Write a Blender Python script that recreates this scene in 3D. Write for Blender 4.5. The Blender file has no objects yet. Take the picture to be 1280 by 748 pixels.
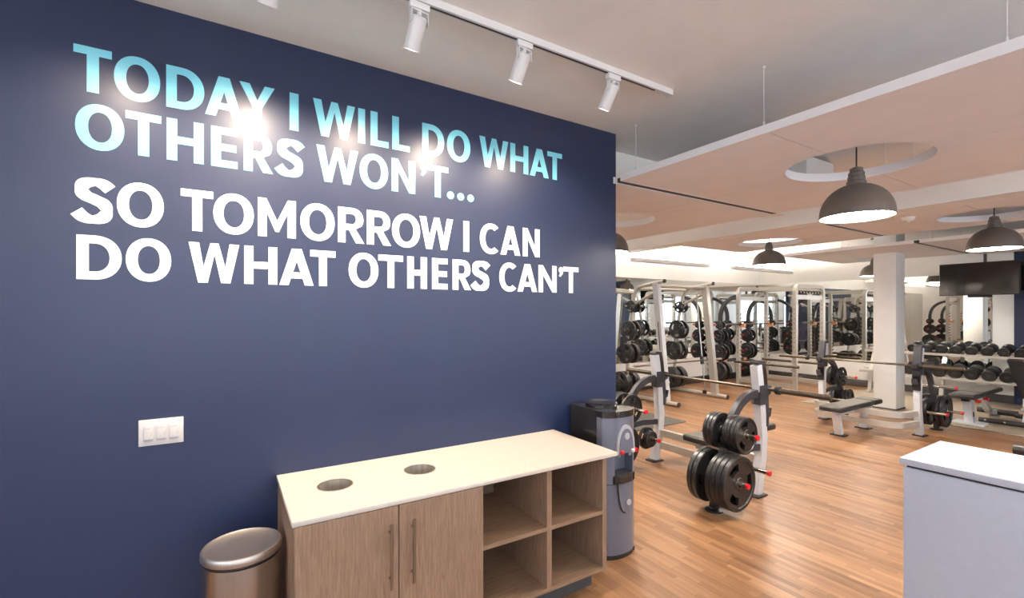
import bpy, bmesh, math, random
from mathutils import Vector, Matrix

random.seed(7)
scene = bpy.context.scene
C = scene.collection
PI = math.pi

# ------------------------------------------------------------------ camera
EYE = 1.612                       # eye height
AZ = math.atan(932 / 581.0)       # heading measured from the +X axis
cam_d = bpy.data.cameras.new('camera')
cam = bpy.data.objects.new('camera', cam_d)
C.objects.link(cam)
cam.location = (0, 0, EYE)
cam.rotation_euler = (PI / 2, 0, AZ - PI / 2)
cam_d.sensor_width = 36
cam_d.lens = 581 / 1280 * 36
cam_d.shift_y = 17 / 1280
cam_d.clip_start = 0.02
scene.camera = cam

# ------------------------------------------------------------------ world, exposure
world = bpy.data.worlds.new('world')
scene.world = world
world.use_nodes = True
world.node_tree.nodes['Background'].inputs[0].default_value = (0.75, 0.86, 1.0, 1)
world.node_tree.nodes['Background'].inputs[1].default_value = 1.0
scene.view_settings.view_transform = 'Standard'
scene.view_settings.look = 'None'
scene.view_settings.gamma = 1
scene.view_settings.use_curve_mapping = False
scene.view_settings.exposure = 0.58
scene.cycles.use_denoising = True
scene.cycles.max_bounces = 10
scene.cycles.glossy_bounces = 6
scene.cycles.sample_clamp_indirect = 6.0

LAMP_EMIT = 100.0      # pendant diffusers
UPLIGHT_EMIT = 210.0   # linear pendants, upper side
WINDOW_EMIT = 3.6     # daylight in the window panes
SPOT_W = 100.0         # track heads

# ------------------------------------------------------------------ room sizes
D = 2.6          # navy feature wall (y)
WEND = 2.558     # its free end (x)
ZC = 2.98        # ceiling
XF = 11.8        # far wall (x)
YB = 6.8         # back wall (y)
XN, YN = -3.3, -4.3

# ------------------------------------------------------------------ materials
def new_mat(name):
    m = bpy.data.materials.new(name)
    m.use_nodes = True
    nt = m.node_tree
    b = nt.nodes['Principled BSDF']
    return m, nt, b

def pmat(name, col, rough=0.5, metal=0.0, var=0.06, scale=12.0, bump=0.0, bscale=120.0, spec=0.5, coat=0.0, stretch=None):
    """Plain painted / moulded / metal surface: slow tonal noise plus fine relief."""
    m, nt, b = new_mat(name)
    N, L = nt.nodes, nt.links
    tc = N.new('ShaderNodeTexCoord')
    mp = N.new('ShaderNodeMapping')
    if stretch: mp.inputs['Scale'].default_value = stretch
    L.new(tc.outputs['Object'], mp.inputs['Vector'])
    nz = N.new('ShaderNodeTexNoise'); nz.inputs['Scale'].default_value = scale; nz.inputs['Detail'].default_value = 3
    L.new(mp.outputs['Vector'], nz.inputs['Vector'])
    cr = N.new('ShaderNodeValToRGB')
    cr.color_ramp.elements[0].position = 0.3; cr.color_ramp.elements[1].position = 0.7
    cr.color_ramp.elements[0].color = tuple(max(0, c * (1 - var)) for c in col) + (1,)
    cr.color_ramp.elements[1].color = tuple(min(1, c * (1 + var)) for c in col) + (1,)
    L.new(nz.outputs['Fac'], cr.inputs['Fac'])
    L.new(cr.outputs['Color'], b.inputs['Base Color'])
    b.inputs['Roughness'].default_value = rough
    b.inputs['Metallic'].default_value = metal
    b.inputs['Specular IOR Level'].default_value = spec
    b.inputs['Coat Weight'].default_value = coat
    b.inputs['Coat Roughness'].default_value = 0.1
    if bump:
        n2 = N.new('ShaderNodeTexNoise'); n2.inputs['Scale'].default_value = bscale; n2.inputs['Detail'].default_value = 2
        L.new(mp.outputs['Vector'], n2.inputs['Vector'])
        bp = N.new('ShaderNodeBump'); bp.inputs['Strength'].default_value = bump; bp.inputs['Distance'].default_value = 0.004
        L.new(n2.outputs['Fac'], bp.inputs['Height'])
        L.new(bp.outputs['Normal'], b.inputs['Normal'])
    return m

def emat(name, col, s):
    m, nt, b = new_mat(name)
    b.inputs['Base Color'].default_value = (0.8, 0.8, 0.8, 1)
    b.inputs['Emission Color'].default_value = col + (1,)
    b.inputs['Emission Strength'].default_value = s
    return m

def wood_mat(name, dark, light, axis='Z', rough=0.5):
    """Straight grained oak veneer; grain runs along the given axis."""
    m, nt, b = new_mat(name)
    N, L = nt.nodes, nt.links
    g = N.new('ShaderNodeNewGeometry')
    mp = N.new('ShaderNodeMapping')
    s = {'Z': (1, 1, 0.07), 'X': (0.07, 1, 1), 'Y': (1, 0.07, 1)}[axis]
    mp.inputs['Scale'].default_value = s
    L.new(g.outputs['Position'], mp.inputs['Vector'])
    n1 = N.new('ShaderNodeTexNoise'); n1.inputs['Scale'].default_value = 95; n1.inputs['Detail'].default_value = 6; n1.inputs['Roughness'].default_value = 0.65
    n1.inputs['Distortion'].default_value = 0.6
    n2 = N.new('ShaderNodeTexNoise'); n2.inputs['Scale'].default_value = 320; n2.inputs['Detail'].default_value = 3
    L.new(mp.outputs['Vector'], n1.inputs['Vector']); L.new(mp.outputs['Vector'], n2.inputs['Vector'])
    mx = N.new('ShaderNodeMath'); mx.operation = 'MULTIPLY_ADD'; mx.inputs[1].default_value = 0.35
    L.new(n2.outputs['Fac'], mx.inputs[0]); L.new(n1.outputs['Fac'], mx.inputs[2])
    cr = N.new('ShaderNodeValToRGB')
    cr.color_ramp.elements[0].position = 0.42; cr.color_ramp.elements[1].position = 0.9
    cr.color_ramp.elements[0].color = dark + (1,); cr.color_ramp.elements[1].color = light + (1,)
    L.new(mx.outputs[0], cr.inputs['Fac']); L.new(cr.outputs['Color'], b.inputs['Base Color'])
    b.inputs['Roughness'].default_value = rough
    bp = N.new('ShaderNodeBump'); bp.inputs['Strength'].default_value = 0.15; bp.inputs['Distance'].default_value = 0.002
    L.new(mx.outputs[0], bp.inputs['Height']); L.new(bp.outputs['Normal'], b.inputs['Normal'])
    return m

PW, PL = 0.12, 1.22               # floor board width (x) and length (y)
def floor_mat():
    """Boards running along y; every board its own tone, with fine grain along it."""
    m, nt, b = new_mat('wood_floor')
    N, L = nt.nodes, nt.links
    def mth(op, a=None, bb=None):
        n = N.new('ShaderNodeMath'); n.operation = op
        for k, v in ((0, a), (1, bb)):
            if v is None: continue
            if hasattr(v, 'is_linked'): L.new(v, n.inputs[k])
            else: n.inputs[k].default_value = v
        return n.outputs[0]
    g = N.new('ShaderNodeNewGeometry')
    sp = N.new('ShaderNodeSeparateXYZ'); L.new(g.outputs['Position'], sp.inputs[0])
    row = mth('FLOOR', mth('DIVIDE', sp.outputs['X'], PW))
    off = mth('FRACT', mth('MULTIPLY', row, 0.37))
    col = mth('FLOOR', mth('ADD', mth('DIVIDE', sp.outputs['Y'], PL), off))
    cb = N.new('ShaderNodeCombineXYZ'); L.new(row, cb.inputs[0]); L.new(col, cb.inputs[1])
    wn = N.new('ShaderNodeTexWhiteNoise'); wn.noise_dimensions = '2D'; L.new(cb.outputs[0], wn.inputs['Vector'])
    # narrow strips inside every board
    strip = mth('FLOOR', mth('DIVIDE', sp.outputs['X'], PW / 3))
    so = mth('FRACT', mth('MULTIPLY', strip, 0.618))
    sc_ = mth('FLOOR', mth('ADD', mth('DIVIDE', sp.outputs['Y'], 0.45), so))
    cb2 = N.new('ShaderNodeCombineXYZ'); L.new(strip, cb2.inputs[0]); L.new(sc_, cb2.inputs[1])
    wn2 = N.new('ShaderNodeTexWhiteNoise'); wn2.noise_dimensions = '2D'; L.new(cb2.outputs[0], wn2.inputs['Vector'])
    mp = N.new('ShaderNodeMapping'); mp.inputs['Scale'].default_value = (1, 0.06, 1); L.new(g.outputs['Position'], mp.inputs['Vector'])
    nz = N.new('ShaderNodeTexNoise'); nz.inputs['Scale'].default_value = 70; nz.inputs['Detail'].default_value = 5; L.new(mp.outputs['Vector'], nz.inputs['Vector'])
    t = mth('ADD', mth('MULTIPLY', wn.outputs['Value'], 0.30), mth('ADD', mth('MULTIPLY', wn2.outputs['Value'], 0.34), mth('MULTIPLY', nz.outputs['Fac'], 0.42)))
    cr = N.new('ShaderNodeValToRGB')
    e = cr.color_ramp.elements
    e[0].position = 0.2; e[0].color = (0.145, 0.064, 0.026, 1)
    e[1].position = 0.88; e[1].color = (0.42, 0.228, 0.110, 1)
    k = e.new(0.52); k.color = (0.275, 0.136, 0.061, 1)
    L.new(t, cr.inputs['Fac']); L.new(cr.outputs['Color'], b.inputs['Base Color'])
    b.inputs['Roughness'].default_value = 0.38
    bp = N.new('ShaderNodeBump'); bp.inputs['Strength'].default_value = 0.08; bp.inputs['Distance'].default_value = 0.002
    L.new(nz.outputs['Fac'], bp.inputs['Height']); L.new(bp.outputs['Normal'], b.inputs['Normal'])
    return m

M = {}
M['floor'] = floor_mat()
M['navy'] = pmat('navy_paint', (0.0085, 0.0175, 0.058), 0.50, var=0.03, scale=3, bump=0.10, bscale=170, spec=0.36, coat=0.28)
M['navy'].node_tree.nodes['Principled BSDF'].inputs['Coat Roughness'].default_value = 0.30
M['white_wall'] = pmat('white_wall_paint', (0.87, 0.85, 0.81), 0.6, var=0.02, scale=3, bump=0.05, bscale=150)
M['ceiling'] = pmat('ceiling_paint', (0.80, 0.77, 0.74), 0.85, var=0.03, scale=4, bump=0.35, bscale=90)
M['cloud'] = pmat('acoustic_panel', (0.84, 0.80, 0.80), 0.8, var=0.02, scale=5, bump=0.05, bscale=300)
M['white_metal'] = pmat('white_powder_coat', (0.68, 0.66, 0.65), 0.4, var=0.02)
M['black_metal'] = pmat('black_metal', (0.012, 0.012, 0.013), 0.45, var=0.2)
M['base_rubber'] = pmat('dark_rubber_base', (0.045, 0.04, 0.038), 0.6, var=0.15)
M['rubber_floor'] = pmat('tan_rubber_floor', (0.33, 0.27, 0.20), 0.7, var=0.12, scale=60)
M['mat_black'] = pmat('grey_rubber_mat', (0.085, 0.078, 0.066), 0.75, var=0.15, scale=40)
M['oak'] = wood_mat('oak_veneer_upright', (0.19, 0.112, 0.068), (0.36, 0.235, 0.155), 'Z')
M['oak_x'] = wood_mat('oak_veneer_flat', (0.19, 0.112, 0.065), (0.36, 0.235, 0.148), 'X')
M['ring_steel'] = pmat('satin_steel_ring', (0.62, 0.56, 0.48), 0.5, 0.8, var=0.15, scale=60, stretch=(1, 1, 0.05))
M['quartz'] = pmat('white_quartz', (0.74, 0.65, 0.56), 0.28, var=0.02, scale=40)
M['brushed'] = pmat('brushed_steel', (0.55, 0.51, 0.47), 0.26, 1.0, var=0.10, scale=30, stretch=(14, 14, 0.3))
M['steel_lid'] = pmat('brushed_steel_lid', (0.62, 0.55, 0.50), 0.42, 1.0, var=0.06, scale=20, stretch=(0.6, 14, 1))
M['nickel'] = pmat('satin_nickel', (0.34, 0.28, 0.21), 0.35, 1.0, var=0.05)
M['plinth'] = pmat('charcoal_plinth', (0.055, 0.058, 0.062), 0.6, var=0.1)
M['cooler_grey'] = pmat('cooler_grey_plastic', (0.17, 0.185, 0.24), 0.28, 0.35, var=0.03)
M['cooler_black'] = pmat('cooler_black_plastic', (0.018, 0.015, 0.014), 0.12, var=0.1, coat=0.4)
M['cooler_light'] = pmat('cooler_pale_trim', (0.50, 0.50, 0.53), 0.3, 0.3, var=0.03)
M['red'] = pmat('red_plastic', (0.62, 0.012, 0.02), 0.35, var=0.05)
M['switch'] = pmat('switch_plastic', (0.60, 0.57, 0.56), 0.35, var=0.01)
M['switch_grey'] = pmat('switch_grey_print', (0.30, 0.30, 0.31), 0.4, var=0.02)
M['led'] = pmat('switch_green', (0.35, 0.72, 0.35), 0.4, var=0.02)
M['cyan'] = pmat('cyan_vinyl', (0.19, 0.57, 0.69), 0.33, var=0.015, spec=0.55)
M['white_vinyl'] = pmat('white_vinyl', (0.88, 0.87, 0.87), 0.32, var=0.01)
M['desk'] = pmat('white_laminate', (0.66, 0.68, 0.77), 0.4, var=0.02, scale=30)
M['lamp_shade'] = pmat('taupe_lamp_enamel', (0.115, 0.095, 0.078), 0.5, var=0.06)
M['lamp_inner'] = pmat('white_lamp_enamel', (0.85, 0.84, 0.80), 0.5, var=0.01)
M['lamp_glow'] = emat('lamp_diffuser', (1.0, 0.91, 0.81), LAMP_EMIT)
M['uplight'] = emat('linear_diffuser', (1.0, 0.93, 0.84), UPLIGHT_EMIT)
M['spot_glow'] = emat('spot_lens', (1.0, 0.9, 0.76), 4)
M['daylight'] = emat('daylight_pane', (0.62, 0.80, 1.0), WINDOW_EMIT)
M['daylight_dim'] = emat('dim_window_pane', (0.66, 0.82, 1.0), WINDOW_EMIT * .7)  # same daylight panes with emission turned down, for the near wall
M['silver'] = pmat('silver_powder_coat', (0.58, 0.55, 0.50), 0.32, 0.55, var=0.04)
M['silver_white'] = pmat('pale_silver_powder_coat', (0.66, 0.67, 0.70), 0.35, 0.3, var=0.03)
M['steel'] = pmat('polished_steel', (0.62, 0.58, 0.53), 0.22, 1.0, var=0.05)
M['bar_steel'] = pmat('dark_bar_steel', (0.13, 0.105, 0.08), 0.33, 0.9, var=0.12, scale=40)
M['iron'] = pmat('black_plate_rubber', (0.012, 0.0115, 0.0115), 0.36, var=0.25, scale=25, bump=0.08, bscale=90)
M['char'] = pmat('charcoal_coat', (0.030, 0.030, 0.035), 0.42, var=0.1)
M['vinyl'] = pmat('black_vinyl', (0.030, 0.026, 0.024), 0.42, var=0.15, bump=0.06, bscale=200)
M['vinyl_top'] = pmat('grey_pad_top_vinyl', (0.10, 0.088, 0.072), 0.5, var=0.1, bump=0.06, bscale=200)  # paler vinyl laid over the pad tops
M['screen'] = pmat('tv_glass', (0.012, 0.009, 0.008), 0.12, var=0.1)
M['chrome'] = pmat('chrome', (0.8, 0.78, 0.75), 0.1, 1.0, var=0.02)
M['orange'] = pmat('warning_label', (0.75, 0.33, 0.16), 0.5, var=0.03)
M['mirror'] = pmat('mirror_silver', (0.86, 0.88, 0.86), 0.015, 1.0, var=0.0)

# ------------------------------------------------------------------ mesh builder
def frame_of(d):
    d = Vector(d).normalized()
    up = Vector((0, 0, 1)) if abs(d.z) < 0.95 else Vector((1, 0, 0))
    a = d.cross(up).normalized()
    return d, a, a.cross(d).normalized()

class MB:
    def __init__(s): s.bm = bmesh.new()
    def box(s, x0, x1, y0, y1, z0, z1, bev=0.0, seg=2):
        t = bmesh.new()
        bmesh.ops.create_cube(t, size=1)
        for v in t.verts:
            v.co = Vector(((x0 + x1) / 2 + v.co.x * (x1 - x0), (y0 + y1) / 2 + v.co.y * (y1 - y0), (z0 + z1) / 2 + v.co.z * (z1 - z0)))
        if bev:
            bmesh.ops.bevel(t, geom=t.edges[:], offset=bev, segments=seg, profile=0.5, affect='EDGES')
        s.merge(t); return s
    def merge(s, t, mat=None):
        if mat: bmesh.ops.transform(t, matrix=mat, verts=t.verts)
        mp = {v: s.bm.verts.new(v.co) for v in t.verts}
        for f in t.faces:
            try: s.bm.faces.new([mp[v] for v in f.verts])
            except ValueError: pass
        t.free()
    def rings(s, rings, cap=True, closed=False):
        vs = [[s.bm.verts.new(p) for p in r] for r in rings]
        n = len(vs[0]); m = len(vs)
        for i in range(m if closed else m - 1):
            a, b = vs[i], vs[(i + 1) % m]
            for k in range(n):
                try: s.bm.faces.new((a[k], a[(k + 1) % n], b[(k + 1) % n], b[k]))
                except ValueError: pass
        if cap and not closed:
            s.bm.faces.new(list(reversed(vs[0]))); s.bm.faces.new(vs[-1])
        return s
    def cyl(s, p0, p1, r, r1=None, seg=16):
        p0, p1 = Vector(p0), Vector(p1)
        d, a, b = frame_of(p1 - p0)
        r1 = r if r1 is None else r1
        return s.rings([[p + (a * math.cos(2 * PI * k / seg) + b * math.sin(2 * PI * k / seg)) * q for k in range(seg)] for p, q in ((p0, r), (p1, r1))])
    def tube(s, path, r, seg=10, flat=None):
        """Round (or flat = (ra, rb)) section swept along a path."""
        P = [Vector(p) for p in path]
        out = []; ref = None
        for i, p in enumerate(P):
            d = (P[min(i + 1, len(P) - 1)] - P[max(i - 1, 0)]).normalized()
            if ref is None: _, a, b = frame_of(d)
            else:
                a = (ref - d * ref.dot(d)).normalized(); b = a.cross(d).normalized()
            ref = a
            ra, rb = flat if flat else (r, r)
            if flat:
                q = [(1, 1), (-1, 1), (-1, -1), (1, -1)]
                out.append([p + a * ra * u + b * rb * v for u, v in q])
            else:
                out.append([p + (a * math.cos(2 * PI * k / seg) * ra + b * math.sin(2 * PI * k / seg) * rb) for k in range(seg)])
        return s.rings(out)
    def lathe(s, prof, c=(0, 0, 0), axis='Z', seg=40, a0=0, a1=2 * PI):
        c = Vector(c); full = abs(a1 - a0 - 2 * PI) < 1e-6
        n = seg if full else seg + 1
        vs = []
        for k in range(n):
            t = a0 + (a1 - a0) * k / seg
            col = []
            for r, h in prof:
                u, v = r * math.cos(t), r * math.sin(t)
                q = {'Z': (u, v, h), 'Y': (u, h, v), 'X': (h, u, v)}[axis]
                col.append(s.bm.verts.new(c + Vector(q)))
            vs.append(col)
        for k in range(seg):
            a, b = vs[k], vs[(k + 1) % n]
            for i in range(len(prof) - 1):
                if prof[i][0] < 1e-7 and prof[i + 1][0] < 1e-7: continue
                s.bm.faces.new((a[i], b[i], b[i + 1], a[i + 1]))
        bmesh.ops.remove_doubles(s.bm, verts=s.bm.verts[:], dist=1e-6)
        return s
    def prism(s, pts, axis, h0, h1):
        """Polygon pts extruded along axis between h0 and h1 (axis 'Y': pts are x,z; 'Z': x,y; 'X': y,z)."""
        mk = {'Y': lambda p, h: (p[0], h, p[1]), 'Z': lambda p, h: (p[0], p[1], h), 'X': lambda p, h: (h, p[0], p[1])}[axis]
        a = [s.bm.verts.new(mk(p, h0)) for p in pts]; b = [s.bm.verts.new(mk(p, h1)) for p in pts]
        n = len(pts)
        s.bm.faces.new(a); s.bm.faces.new(list(reversed(b)))
        for k in range(n):
            s.bm.faces.new((a[k], b[k], b[(k + 1) % n], a[(k + 1) % n]))
        return s
    def ribbon(s, path, half, y0, y1, axis='Y'):
        """Bent flat bar: path in the plane, half thickness, extruded along axis."""
        L_, R_ = [], []
        n = len(path); P = [Vector(p) for p in path]
        hs = half if isinstance(half, (list, tuple)) else [half] * n
        for i in range(n):
            d = (P[min(i + 1, n - 1)] - P[max(i - 1, 0)]).normalized()
            nn = Vector((-d.y, d.x)) * hs[i]
            L_.append(P[i] + nn); R_.append(P[i] - nn)
        for i in range(n - 1):
            s.prism([tuple(L_[i]), tuple(L_[i + 1]), tuple(R_[i + 1]), tuple(R_[i])], axis, y0, y1)
        bmesh.ops.remove_doubles(s.bm, verts=s.bm.verts[:], dist=1e-6)
        return s
    def build(s, name, mat, parent=None, smooth=35, **props):
        if parent is not None:
            o = Vector(parent['origin']) if 'origin' in parent else Vector((0, 0, 0))
            bmesh.ops.translate(s.bm, verts=s.bm.verts[:], vec=-o)
        bmesh.ops.recalc_face_normals(s.bm, faces=s.bm.faces[:])
        me = bpy.data.meshes.new(name); s.bm.to_mesh(me); s.bm.free()
        if smooth:
            me.polygons.foreach_set('use_smooth', [True] * len(me.polygons))
            me.set_sharp_from_angle(angle=math.radians(smooth))
        me.materials.append(M[mat] if isinstance(mat, str) else mat)
        ob = bpy.data.objects.new(name, me); C.objects.link(ob)
        if parent is not None:
            ob.parent = parent
            if parent.type == 'MESH' and 'origin' in parent: ob['origin'] = parent['origin']
        if parent is not None and 'origin' in parent: ob['origin'] = parent['origin']
        for k, v in props.items(): ob[k] = v
        return ob

def tag(o, label, cat, group=None):
    o['label'] = label; o['category'] = cat
    if group: o['group'] = group
    return o
def thing(name, label, cat, loc=(0, 0, 0), group=None):
    o = bpy.data.objects.new(name, None); C.objects.link(o)
    o.location = loc; o.empty_display_size = 0.1; o['origin'] = tuple(loc)
    return tag(o, label, cat, group)
def copy_tree(o, parent=None):
    c = o.copy(); C.objects.link(c); c.parent = parent
    for ch in list(o.children): copy_tree(ch, c)
    return c
def struct(mb, name, mat):
    o = mb.build(name, mat); o['kind'] = 'structure'; return o
def arc(p0, p1, p2, n=8):
    """Quadratic corner from p0 to p2 with control p1."""
    p0, p1, p2 = map(Vector, (p0, p1, p2)); out = []
    for i in range(n + 1):
        t = i / n; out.append(tuple(p0 * (1 - t) ** 2 + p1 * 2 * t * (1 - t) + p2 * t * t))
    return out

# ================================================================== SETTING
fl = MB().box(XN - .2, XF + .2, YN - .2, YB + .2, -0.12, -0.0008); floor_o = struct(fl, 'floor', 'floor')
# single boards where they read one by one
r0, r1 = int(1.2 / PW), int(4.2 / PW)
plank_cache = {}
for row in range(r0, r1):
    off = (row * 0.37) % 1.0
    for col in range(-1, 5):
        y0 = (col - off) * PL; y1 = y0 + PL
        if y1 < 0.2 or y0 > 3.7: continue
        if 'p' not in plank_cache:
            mb = MB().box(0.0006, PW - 0.0006, 0.0008, PL - 0.0008, -0.006, 0.0, bev=0.0006, seg=1)
            ob = mb.build('floor_board', 'floor'); plank_cache['p'] = ob
        else:
            ob = plank_cache['p'].copy(); C.objects.link(ob)
        ob.location = (row * PW, y0, 0); ob.parent = floor_o

struct(MB().box(XN - .2, XF + .2, YN - .2, YB + .2, ZC, ZC + .12), 'ceiling', 'ceiling')
struct(MB().box(XN - .2, WEND, D, D + .15, 0, ZC), 'wall_left', 'navy')
struct(MB().box(XF, XF + .15, YN - .2, YB + .2, 0, ZC), 'wall_far', 'white_wall')
struct(MB().box(XN - .2, XF + .2, YB, YB + .15, 0, ZC), 'wall_back', 'white_wall')
struct(MB().box(XF - .012, XF, YN, 2.26, 0, ZC), 'wall_far_navy', 'navy')

def wall_with_windows(name, axis, c, a0, a1, wins, zs=(0.75, 2.55)):
    mb = MB(); z0, z1 = zs
    def b(u0, u1, q0, q1):
        if axis == 'X': mb.box(c - .15, c, u0, u1, q0, q1)
        else: mb.box(u0, u1, c - .15, c, q0, q1)
    b(a0, a1, 0, z0); b(a0, a1, z1, ZC)
    e = a0
    for u0, u1 in wins: b(e, u0, z0, z1); e = u1
    b(e, a1, z0, z1)
    struct(mb, name, 'white_wall')
win_n = [0]
def window(axis, c, u0, u1, z0, z1):
    win_n[0] += 1
    def bb(mb, a, b_, q0, q1, d0, d1):
        if axis == 'X': mb.box(c - d1, c - d0, a, b_, q0, q1)
        else: mb.box(a, b_, c - d1, c - d0, q0, q1)
    m = MB(); t = .05
    for a, b_, q0, q1 in ((u0, u0 + t, z0, z1), (u1 - t, u1, z0, z1), (u0 + t, u1 - t, z0, z0 + t), (u0 + t, u1 - t, z1 - t, z1), ((u0 + u1) / 2 - t / 2, (u0 + u1) / 2 + t / 2, z0 + t, z1 - t)):
        bb(m, a, b_, q0, q1, .03, .09)
    w = m.build('window_%d' % win_n[0], 'white_metal'); w['kind'] = 'structure'
    p = MB(); bb(p, u0 + t / 2, u1 - t / 2, z0 + t / 2, z1 - t / 2, .055, .062)
    p.build('window_pane', 'daylight' if axis == 'Y' else 'daylight_dim', w)
winY = [(-2.4, -0.2), (0.4, 2.6), (3.4, 5.6), (6.6, 8.8)]
winX = [(-3.4, -1.2), (-0.6, 1.6)]
wall_with_windows('wall_front', 'Y', YN, XN - .2, XF + .2, winY)
wall_with_windows('wall_near', 'X', XN, YN - .2, YB + .2, winX)
for a, b in winY: window('Y', YN, a, b, .75, 2.55)
for a, b in winX: window('X', XN, a, b, .75, 2.55)

# skirtings of dark rubber and the rubber floor by the dumbbells
struct(MB().box(XF - .022, XF - .012, 2.26, YB - .01, 0, .15, bev=.003), 'baseboard_far', 'base_rubber')
struct(MB().box(WEND, XF - .022, YB - .012, YB, 0, .15, bev=.003), 'baseboard_back', 'base_rubber')
struct(MB().box(8.83, XF - .022, YN, 4.36, -.002, .008, bev=.002), 'floor_rubber', 'rubber_floor')
struct(MB().box(8.795, 8.832, YN, 3.1, -.002, .011, bev=.003), 'trim_1', 'steel')

# drop beam across the room, pillar, soffit
struct(MB().box(5.5, 5.75, YN, YB, 2.6, ZC), 'beam', 'white_wall')
struct(MB().box(9.344, 9.70, 3.126, 3.44, 0, ZC, bev=.004), 'pillar', 'white_wall')
struct(MB().box(9.336, 9.708, 3.118, 3.448, 0, .03), 'trim_2', 'base_rubber')
struct(MB().box(WEND + .02, 5.5, 2.88, 3.12, 2.74, ZC), 'soffit', 'white_wall')

# ================================================================== ceiling clouds
def cloud(label, x0, x1, y0, y1, hc=None, hr=0.41, cx=None, cy=None, z=2.6, th=.04):
    cx = (x0 + x1) / 2 if cx is None else cx
    cy = (y0 + y1) / 2 if cy is None else cy
    t = thing('ceiling_cloud', label, 'ceiling panel', ((x0 + x1) / 2, (y0 + y1) / 2, z), 'suspended acoustic ceiling clouds')
    g = .003; ins = .016
    for sx, ex in ((-1, x0 + ins), (1, x1 - ins)):
        for sy, ey in ((-1, y0 + ins), (1, y1 - ins)):
            pts = [(cx + sx * g, ey), (ex, ey), (ex, cy + sy * g)]
            n = 16
            for k in range(n + 1):
                a = PI / 2 * k / n
                pts.append((cx + sx * max(g, hr * math.cos(a)), cy + sy * max(g, hr * math.sin(a))))
            MB().prism(pts, 'Z', z, z + th).build('panel', 'cloud', t)
    # ring lining the opening
    MB().lathe([(hr, z + .001), (hr, z + .06), (hr - .006, z + .06), (hr - .006, z + .001), (hr, z + .001)], (cx, cy, 0), seg=64).build('opening_ring', 'cloud', t)
    for nme, b in (('edge_trim', (x0, x0 + .012, y0, y1)), ('edge_trim', (x1 - .012, x1, y0, y1)), ('edge_trim', (x0 + .012, x1 - .012, y0, y0 + .012)), ('edge_trim', (x0 + .012, x1 - .012, y1 - .012, y1))):
        MB().box(*b, z - .002, z + .045).build(nme, 'cloud', t)
    for fx in (.012, .5, .988):
        for fy in (.06, .5, .94):
            px, py = x0 + (x1 - x0) * fx, y0 + (y1 - y0) * fy
            if math.hypot(px - cx, py - cy) < hr: px = cx + hr + .15
            m = MB().cyl((px, py, z + th), (px, py, ZC), .0016, seg=6)
            m.cyl((px, py, z + th), (px, py, z + th + .03), .005, seg=8).cyl((px, py, ZC - .01), (px, py, ZC), .009, seg=8)
            m.build('suspension_wire', 'white_metal', t)
    return t
cloud('pale ceiling cloud nearest the lettered wall end, over the large pendant lamp', 2.53, 4.70, .38, 2.525, cx=3.585, cy=1.42)
cloud('pale ceiling cloud beside the navy wall end, with the half hidden pendant', 2.53, 4.70, 2.59, 4.62, cx=3.585, cy=3.65)
cloud('pale ceiling cloud past the beam, holding the right hand pendant lamp', 5.752, 7.24, .38, 2.525, cx=6.57, cy=1.42)
cloud('pale ceiling cloud past the beam, holding the middle pendant lamp', 5.752, 7.24, 2.59, 4.5, cx=6.57, cy=3.65)
cloud('farthest ceiling cloud left of the white pillar, above the racks', 8.35, 10.62, 2.59, 4.42, hr=.3, cx=10.15, cy=3.78)
cloud('farthest ceiling cloud right of the white pillar, above the television', 8.35, 10.87, .38, 2.525, cx=9.65, cy=1.42)
for k, (a, b, w) in enumerate(((2.56, 4.70, 'nearest the navy wall end'), (5.752, 7.24, 'past the drop beam'), (8.35, 10.62, 'beyond the pillar'))):
    m = MB().box(a, b, 2.53, 2.585, 2.604, 2.635)
    tag(m.build('ceiling_track', 'black_metal'), 'black slot track between ceiling clouds, ' + w, 'track', 'black tracks between the ceiling clouds')
# duct glimpsed through the round opening
m = thing('air_duct', 'white boxed air duct seen through the round ceiling opening', 'duct', (4.45, 2.4, 2.76))
MB().box(4.2, 4.68, 2.02, 2.86, 2.76, 2.95, bev=.004).build('duct_body', 'white_metal', m)
MB().box(4.18, 4.69, 2.2, 2.23, 2.745, 2.965).build('duct_flange', 'white_metal', m)
# smoke detector
sd = thing('smoke_detector', 'small round white smoke detector under the middle ceiling cloud', 'smoke detector', (6.05, 1.92, 2.6))
MB().lathe([(0, 2.56), (.035, 2.56), (.05, 2.572), (.052, 2.585), (.06, 2.587), (.06, 2.6), (0, 2.6)], (6.05, 1.92, 0), seg=24).build('detector_body', 'white_metal', sd)
MB().cyl((6.05, 1.92, 2.55), (6.05, 1.92, 2.562), .012, seg=12).build('detector_cap', 'switch', sd)

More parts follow.
